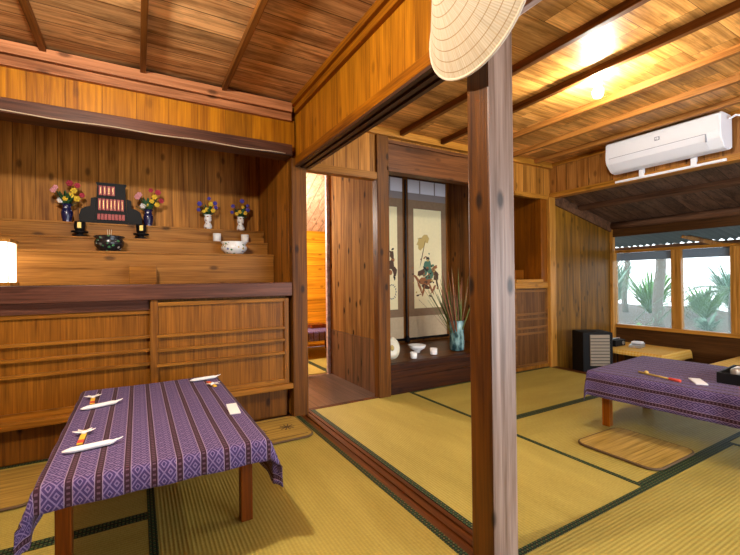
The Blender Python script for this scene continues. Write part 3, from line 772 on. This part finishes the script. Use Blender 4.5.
pad((.745, 2.545, .0017), .42, .42, 'woven rush pad with dark flower motifs beside the brown pillar', 0, True)
pad((-.62, 2.49, .0017), .46, .46, 'woven rush pad at the left picture edge behind the striped table')

# ------------------------------------------------------------------ tokonoma contents
def scroll(x0, x1, label):
    W2 = (x1-x0)/2; t = thing('hanging_scroll', label, 'scroll', ((x0+x1)/2, 3.774, .27), 0, 'hanging scrolls in the alcove')
    H = 1.86
    def s(n, a, c, z0, z1, m, y=0, par=t, th=.004): return box(a, c, -y-th, -y, z0, z1).build(n, m, par)
    s('silk_mount', -W2, W2, .27, 1.62, m_mount)
    s('pale_foot', -W2, W2, .02, .27, m_mount2)
    s('grey_band', -W2, W2, 1.62, 1.70, m_greyb)
    s('pale_head', -W2, W2, 1.70, H, m_veil)
    pa = s('painting', -W2+.075, W2-.075, .36, 1.52, m_sheet, .004, th=.002)
    for x in (-.11, .11): s('hanging_ribbon', x-.008, x+.008, 1.64, H-.01, m_greyb, .004, th=.002)
    MB().tube([(-W2-.012, -.014, .015), (W2+.012, -.014, .015)], .014, 12).build('roller', m_black, t)
    MB().tube([(-W2, -.008, H), (W2, -.008, H)], .008, 10).build('top_rod', w_dark_x, t)
    return t, pa
def brush(pa, items, dx=0, dz=0, sx=1):
    """items: (material, [(cx, cz, rx, rz, angle)])"""
    for name, m, blobs in items:
        b = MB()
        for cx, cz, rx, rz, a in blobs:
            b.prism([(rx*(1+.25*math.sin(3*k+cx*90))*math.cos(2*PI*k/9), rz*(1+.25*math.cos(2*k+cz*70))*math.sin(2*PI*k/9)) for k in range(9)], .0012,
                    Matrix.Translation((dx+sx*cx, -.0075-.0003*random.random(), dz+cz)) @ Matrix.Rotation(-a*sx, 4, 'Y'))
        b.build(name, m, pa)
s1, p1 = scroll(2.70, 3.26, 'hanging scroll showing a rider with ochre banner on horseback')
B = [('horse_stroke', m_rust, [(-.02, .72, .085, .04, .15), (.06, .80, .03, .05, -.5), (.09, .85, .028, .016, .3), (-.09, .66, .012, .06, .4), (-.05, .62, .012, .06, -.3), (.04, .64, .011, .06, .5), (.07, .64, .011, .05, -.6), (-.12, .74, .014, .05, .8)]),
     ('ink_pattern', m_ink, [(-.07, .80, .05, .025, .5), (.10, .76, .03, .045, .2), (-.02, .66, .05, .02, -.3), (.11, .69, .01, .05, .3), (-.11, .58, .02, .008, .2), (.03, .57, .02, .008, -.2)]),
     ('rider_stroke', m_rider, [(.0, .86, .045, .06, .1), (.035, .80, .03, .045, .6), (-.03, .80, .025, .04, -.4), (.01, .75, .04, .02, 0)]),
     ('armour_stroke', m_ink2, [(-.02, .83, .012, .035, .9), (.045, .86, .02, .012, .4), (.005, .93, .018, .02, 0), (.02, .78, .03, .007, .5)]),
     ('face_stroke', m_flag, [(.004, .915, .012, .014, 0), (.05, .72, .014, .01, 0)]),
     ('banner_stroke', m_flag, [(-.06, 1.09, .055, .045, .2), (-.02, 1.12, .045, .04, -.3), (-.075, 1.04, .03, .025, .5)]),
     ('banner_pole_stroke', m_ink, [(-.055, .97, .004, .13, -.25), (-.06, 1.13, .05, .003, .1)])]
brush(p1, [(n, m, [(cx*1.3, .80+(cz-.80)*1.22, rx*1.3, rz*1.25, a) for cx, cz, rx, rz, a in bl]) for n, m, bl in B], -.01, -.02)
rq = random.Random(12); zone = lambda n, r0, r1: [(rq.gauss(-.01, .085), rq.gauss(.72, .10), rq.uniform(r0, r1), rq.uniform(r0, r1)*.7, rq.uniform(-1, 1)) for _ in range(n)]
brush(p1, [('ink_pattern', m_ink, zone(26, .008, .02)), ('rust_pattern', m_rust, zone(22, .008, .022)), ('green_pattern', m_rider, [(a*.5, z+.08, b, c, d) for a, z, b, c, d in zone(14, .01, .022)]), ('pale_pattern', m_flag, zone(12, .006, .014))], 0, 0)
s2, p2 = scroll(2.06, 2.62, 'hanging scroll with faint dark figures, half hidden by slim pillar')
B2 = [('figure_stroke', m_ink, [(.13, .98, .03, .05, .3), (.11, .87, .05, .05, .1), (.16, .80, .03, .06, .2)]),
      ('robe_stroke', m_rust, [(.14, .92, .025, .03, .1), (.10, .78, .03, .03, .4)]),
      ('dark_stroke', m_ink2, [(.12, .83, .03, .012, .3), (.16, .72, .012, .03, .2), (.14, 1.04, .02, .012, .5)]),
      ('circle_stroke', m_greyb, [(.12+.06*math.cos(k*PI/8), .56+.08*math.sin(k*PI/8), .014, .006, -(k*PI/8+PI/2)) for k in range(16)])]
brush(p2, B2)
t = thing('scroll_cord', 'thin black cord with weight hanging between the two scrolls', 'cord', (2.66, 3.772, .25))
MB().tube([(0, -.012, 1.86), (0, -.012, .06)], .010, 8).build('cord', m_ink2, t)
MB().lathe([(.010, .0), (.026, .01), (.026, .05), (.012, .075)], (0, -.022, 0)).build('weight', m_blackm, t)
TZ = .2525
t = thing('reed_vase', 'tall teal glazed vase holding olive and reddish reeds in the alcove', 'vase', (2.775, 3.06, TZ))
MB().lathe([(.062, 0), (.070, .006), (.072, .05), (.070, .20), (.074, .29), (.070, .30), (.062, .29), (.058, .05)]).build('vase_body', m_teal, t)
for mt, nm, n in ((m_reed, 'olive_reed', 26), (m_reedr, 'reddish_reed', 18)):
    for k in range(n):
        a = random.uniform(0, 2*PI); s = random.uniform(.04, .34); l = random.uniform(.25, .60)
        MB().leaf((.03*math.cos(a), .03*math.sin(a), .12), (s*math.cos(a)*1.0-.07, s*math.sin(a), .24+l), random.uniform(.012, .02), random.uniform(-.03, .05)).build(nm, mt, t)
o = MB().lathe([(.028, 0), (.030, .004), (.033, .055), (.030, .055), (.026, .01)]).build('white_cup', m_white, loc=(2.165, 2.96, TZ)); solo(o, 'white cup on the alcove floor nearest the tilted plate', 'cup', 'white cups in the alcove')
o = MB().lathe([(.032, 0), (.034, .004), (.036, .058), (.033, .058), (.028, .01)]).build('white_cup', m_white, loc=(2.435, 3.01, TZ)); solo(o, 'white cup on the alcove floor between bowl and tall vase', 'cup', 'white cups in the alcove')
t = thing('white_bowl', 'wide white footed bowl on the alcove floor below the scrolls', 'bowl', (2.36, 3.17, TZ))
MB().lathe([(.03, 0), (.03, .018), (.075, .045), (.088, .075), (.084, .076), (.05, .03)]).build('bowl_body', m_white, t)
t = thing('decorative_plate', 'cream oval plate propped upright beside the slim alcove pillar', 'plate', (1.955, 2.99, TZ+.006), -.25)
mt = Matrix.Rotation(-.22, 4, 'X') @ Matrix.Translation((0, 0, .10)) @ Matrix.Diagonal((.75, 1, 1, 1)) @ Matrix.Rotation(PI/2, 4, 'X')
MB().lathe([(.001, .006), (.06, .007), (.097, -.0), (.10, .006), (.062, .014), (.001, .013)], M=mt, caps=False).build('plate_disc', plain('cream_plate', (.78, .70, .52), .3), t)
MB().lathe([(.001, .0145), (.026, .0145), (.026, .013)], M=mt, caps=False).build('painted_spot', m_flag, t)

# ------------------------------------------------------------------ closet with lattice doors
c = thing('lattice_cupboard', 'low cupboard with horizontally slatted brown doors under the open niche', 'cupboard', (3.62, 2.84, 0))
box(-.26, .26, .03, .40, .003, .858).build('cupboard_body', w_stile, c)
for x0, x1, y in ((-.255, .262, -.004),):
    d = box(x0, x1, y, y+.010, .04, .855).build('lattice_door', w_lat, c)
    for a in (x0, x1-.02): box(a, a+.02, y-.010, y+.010, .04, .855, .002).build('door_stile', w_lats, d)
    for z in (.04, .37, .43, .52, .575, .82): box(x0+.02, x1-.02, y-.009, y+.006, z, z+.022, .002).build('door_rail', w_lats, d)
box(-.26, .265, -.02, .02, .003, .038, .003).build('plinth', w_stile, c)

# ------------------------------------------------------------------ AC, bulb, hat, heater
t = thing('air_conditioner', 'white wall air conditioner mounted above the annex opening', 'air conditioner', (3.963, 1.685, 1.93))
prof = [(0, .02), (0, .275), (-.17, .275), (-.205, .262), (-.213, .12), (-.20, .075), (-.13, .01), (-.06, .0)]
MB().prism(prof, .85, Matrix.Translation((0, -.425, 0)), .006).build('housing', m_ac, t)
MB().prism([(-.2155, .118), (-.2025, .074), (-.14, .018), (-.142, .014), (-.205, .070), (-.2185, .118)], .72, Matrix.Translation((0, -.33, 0))).build('air_flap', plain('flap_plastic', (.72, .71, .75), .35), t)
MB().box(-.2150, -.2105, -.33, .39, .115, .1235).box(-.214, -.2, -.338, -.33, .06, .1215).build('shadow_gap', m_acgrey, t)
lg = box(-.2125, -.2085, -.022, .016, .175, .205, .001).build('logo_patch', m_acgrey, t)
MB().box(-.2135, -.212, -.016, -.001, .18, .2).box(-.2135, -.212, .002, .011, .185, .199).build('logo_mark', m_ac, lg)
box(-.045, -.028, -.40, .43, -.075, -.055, .002).build('mounting_rail', m_ac, t)
for y in (.20, -.19): box(-.05, -.015, y-.018, y+.018, -.072, .02, .002).build('bracket', m_ac, t)
o = MB().tube([(3.86, 1.245, 2.15), (3.87, 1.21, 2.17), (3.9, 1.17, 2.16), (3.93, 1.15, 2.12), (3.95, 1.14, 2.03), (3.95, 1.12, 1.95), (3.95, .9, 1.93)], .008, 8).build('cable', m_ac); solo(o, 'white cable looping from the air conditioner end to the wall', 'cable')
t = thing('ceiling_bulb', 'glowing bare bulb hanging from the wooden ceiling of the right room', 'light bulb', (2.475, 1.43, 2.225))
MB().lathe([(.030, 0), (.030, -.012), (.017, -.016), (.017, -.07)], n=20).build('socket', m_white, t)
MB().lathe([(.012, -.068), (.016, -.078), (.028, -.10), (.030, -.118), (.022, -.138), (.001, -.145)], n=20, caps=False).build('bulb_glass', m_bulb, t)
t = thing('conical_hat', 'woven conical straw hat hung on the near pillar top', 'hat', (.955, .948, 1.858))
ax = Vector((-.98, .0, .10)).normalized(); q = ax.to_track_quat('Z', 'Y')
t.rotation_euler = q.to_euler()
RH, HH = .228, .175
MB().lathe([(RH, 0), (RH*.75, HH*.26), (RH*.5, HH*.51), (RH*.25, HH*.76), (.004, HH), (.001, HH-.006), (RH*.5, HH*.51-.006), (RH-.004, -.003), (RH, 0)], n=72, caps=False).build('leaf_cone', m_straw, t)
MB().tube([(RH*math.cos(2*PI*k/48), RH*math.sin(2*PI*k/48), 0) for k in range(50)], .005, 8).build('rim_hoop', m_cord, t)
t = thing('room_heater', 'black upright heater with bright grille in front of the annex boards', 'heater', (4.25, 2.56, -.2), math.radians(-33))
MB().box(-.155, .155, -.13, .13, .03, .59, .015).box(-.18, .18, -.15, .14, 0, .03, .006).build('heater_body', m_blackm, t)
MB().box(-.085, .115, -.142, -.13, .24, .565, .004).build('grille_panel', plain('warm_grille', (.30, .23, .16), .5, .3), t)
for k in range(9): box(-.083, .113, -.15, -.14, .26+k*.033, .268+k*.033).build('grille_bar', m_bars, t)
MB().lathe([(.026, 0), (.028, .012), (.012, .02)], M=Matrix.Translation((.03, -.13, .14)) @ Matrix.Rotation(PI/2, 4, 'X')).build('control_knob', m_white, t)
MB().lathe([(.020, 0), (.022, .012), (.012, .02)], M=Matrix.Translation((.13, -.13, .14)) @ Matrix.Rotation(PI/2, 4, 'X')).build('control_knob', m_white, t)

# ------------------------------------------------------------------ annex tables
def annex_table(loc, lx, ly, h, lab1, lab2, seed):
    low_table(loc, 0, lx, ly, h, [(sx*(lx-.05), sy*(ly-.06)) for sx in (-1, 1) for sy in (-1, 1)], w_legr, lab1, 'annex tables')
    o = drape(lx, ly, .05, .09, h, 'tablecloth', m_yellow, loc, 0, seed, .1, .002); solo(o, lab2, 'tablecloth', 'yellow tablecloths')
annex_table((4.80, 2.37, -.2), .30, .37, .38, 'low table below the left annex window, next to the heater', 'yellow checked cloth on the annex table that carries small devices', 11)
annex_table((4.765, 1.22, -.2), .355, .38, .37, 'low annex table behind the right purple table', 'yellow checked cloth on the annex table behind the black tray', 12)
t = thing('radio', 'small black radio on the yellow cloth by the annex end post', 'radio', (4.72, 2.56, .188))
MB().box(-.10, .10, -.05, .05, 0, .07, .006).build('radio_body', m_blackm, t); MB().tube([(-.07, 0, .07), (-.07, 0, .085), (.07, 0, .085), (.07, 0, .07)], .005, 6).build('handle', m_steel, t)
MB().lathe([(.02, 0), (.02, .006)], M=Matrix.Translation((.05, -.05, .035)) @ Matrix.Rotation(PI/2, 4, 'X')).build('dial', m_steel, t)
t = thing('telephone', 'grey desk device beside the black radio on yellow cloth', 'device', (4.80, 2.38, .188), .2)
MB().prism([(-.08, 0), (.08, 0), (.08, .045), (-.08, .025)], .12, Matrix.Translation((0, -.06, 0)), .004).build('base', m_steel, t); MB().box(-.02, .07, -.05, .05, .038, .06, .006).build('top_block', m_ac, t)

# ------------------------------------------------------------------ back room table
low_table((1.98, 5.0, .002), 0, .42, .36, .33, [(sx*.35, sy*.28) for sx in (-1, 1) for sy in (-1, 1)], w_leg, 'low table in the back room seen through the hall doorway', 'low tables')
o = drape(.42, .36, .1, .12, .33, 'tablecloth', m_cloth, (1.98, 5.0, 0), 0, 5, .1); solo(o, 'purple cloth on the table in the back room beyond the hall', 'tablecloth')
o = box(-.10, .12, -.12, .12, 0, .05, .006).build('tray', w_leg, loc=(2.06, 5.05, .3365)); solo(o, 'brown tray on the purple table in the back room', 'tray')

# ------------------------------------------------------------------ garden outside the annex windows
def gz(x, y):
    e = min(1, x-5.24)
    return -.28+.44*(1-math.exp(-(x-5.24)/2.2))+.05*math.sin(x*1.7+y)*e+.035*math.sin(y*3.1+x*2)*e
b = bmesh.new(); N = 40; g = []
for i in range(N+1):
    row = []
    for j in range(N+1):
        x = 5.26+i*7/N; y = -4+j*16/N; z = gz(x, y)
        row.append(b.verts.new((x, y, z)))
    g.append(row)
for i in range(N):
    for j in range(N):
        f = b.faces.new((g[i][j], g[i+1][j], g[i+1][j+1], g[i][j+1])); f.smooth = True
gm = MB()._new(b).build('ground', m_soil); gm['kind'] = 'structure'
def trunk(x, y, r, h, label, lean=0, crown=None):
    t = thing('garden_tree', label, 'tree', (x, y, gz(x, y)), 0, 'trees outside the annex')
    MB().tube([(lean*k/8*h, .04*math.sin(k), -.05+h*k/8) for k in range(9)], r, 12, .75).build('trunk', m_bark, t)
    fo = MB()
    rn = random.Random(int(x*100)+int(y*10))
    for k in range(110):
        a, e = rn.uniform(0, 2*PI), rn.uniform(-.6, 1.2); R = rn.uniform(.1, .42); c = Vector((R*math.cos(a)*math.cos(e), R*math.sin(a)*math.cos(e), h+R*math.sin(e)*.8))
        d = Vector((rn.uniform(-1, 1), rn.uniform(-1, 1), rn.uniform(-.8, .3))).normalized()*.22
        fo.leaf(c, c+d, .09, .02, 3)
    fo.build('crown', crown or m_leafb, t)
trunk(7.7, 3.44, .085, 2.3, 'grey tree trunk standing in the middle of the left annex window', -.02)
trunk(10.6, 5.5, .07, 2.2, 'slender tree farther back behind the left end of the annex window', .02, m_leafg)
trunk(11.4, 4.75, .07, 2.6, 'slender tree farther back behind the window mullion', -.01)
trunk(10.8, 3.2, .08, 2.3, 'distant tree behind the arching cycad fronds', 0, m_leafg)
def bush(x, y, n, l, m, label, up=.7, w=.05):
    t = thing('garden_plant', label, 'plant', (x, y, gz(x, y)), 0, 'plants outside the annex')
    fo = MB(); rn = random.Random(int(x*77+y*31))
    for k in range(n):
        a = rn.uniform(0, 2*PI); s = rn.uniform(.4, 1)*l; z0 = rn.uniform(0, .3)*l
        fo.leaf((.03*math.cos(a), .03*math.sin(a), z0), (s*math.cos(a), s*math.sin(a), z0+s*up*rn.uniform(.5, 1.3)), w*rn.uniform(.7, 1.3), s*.35)
    fo.build('foliage', m, t)
bush(6.5, 3.97, 110, .38, m_leafb, 'pale bushy plant at the left end of the annex window', 1.25, .05)
bush(6.95, 3.52, 80, .30, m_leafg, 'bright green leafy plant left of the grey trunk', .9, .08)
bush(6.30, 2.44, 26, .22, m_leafg, 'small bright green fern below the arching fronds', .9, .04)
bush(8.9, 5.15, 260, .75, m_leafb, 'hazy bluish shrub behind the pale bushy plant', 1.6, .045)
bush(10.0, 4.65, 260, .6, m_leafg, 'tall green shrub on the bank left of the grey trunk', 1.6, .045)
bush(9.7, 3.55, 220, .48, m_leafg, 'green shrub on the bank right of the grey trunk', 1.4, .045)
bush(11.7, 6.4, 300, .7, m_leafb, 'pale distant thicket at the far left of the garden bank', 1.9, .05)
bush(11.9, 3.75, 300, .7, m_leafb, 'pale distant thicket between the two window panes', 1.9, .05)
bush(11.0, 2.6, 260, .5, m_leafg, 'distant green thicket above the cycad fronds', 1.9, .05)
bush(8.3, 3.0, 90, .32, m_leafb, 'bluish shrub on the bank behind the cycad', .9, .04)
bush(9.6, 2.6, 220, .5, m_leafb, 'green shrub at the right end behind the cycad trunk', 1.3, .045)
t = thing('cycad', 'cycad with stout trunk and arching fronds outside the right annex window', 'plant', (6.6, 2.06, gz(6.6, 2.06)))
MB().tube([(0, 0, -.05), (.01, 0, .25), (0, .01, .52), (0, 0, .76)], .11, 12, .85).build('trunk', m_bark, t)
rn = random.Random(4)
for k in range(18):
    a = 2*PI*k/18+rn.uniform(-.15, .15); l = rn.uniform(.75, 1.15); hgt = rn.uniform(.10, .34); m = MB()
    pts = [Vector((l*s*math.cos(a), l*s*math.sin(a), .75+hgt*2.2*s-(hgt*2.2+.35)*s*s)) for s in [i/12 for i in range(13)]]
    m.tube(pts, .007, 5, .4)
    for i in range(2, 13):
        for f in (0, .5):
            if i == 12 and f: continue
            p = pts[i]+(pts[min(i+1, 12)]-pts[i])*f; d = (pts[i]-pts[i-1]).normalized(); s_ = d.cross(Vector((0, 0, 1))).normalized()
            for sg in (-1, 1): m.leaf(p, p+(s_*sg*.8+d*.6)*.11, .012, .02, 2)
    m.build('frond', m_frond, t)
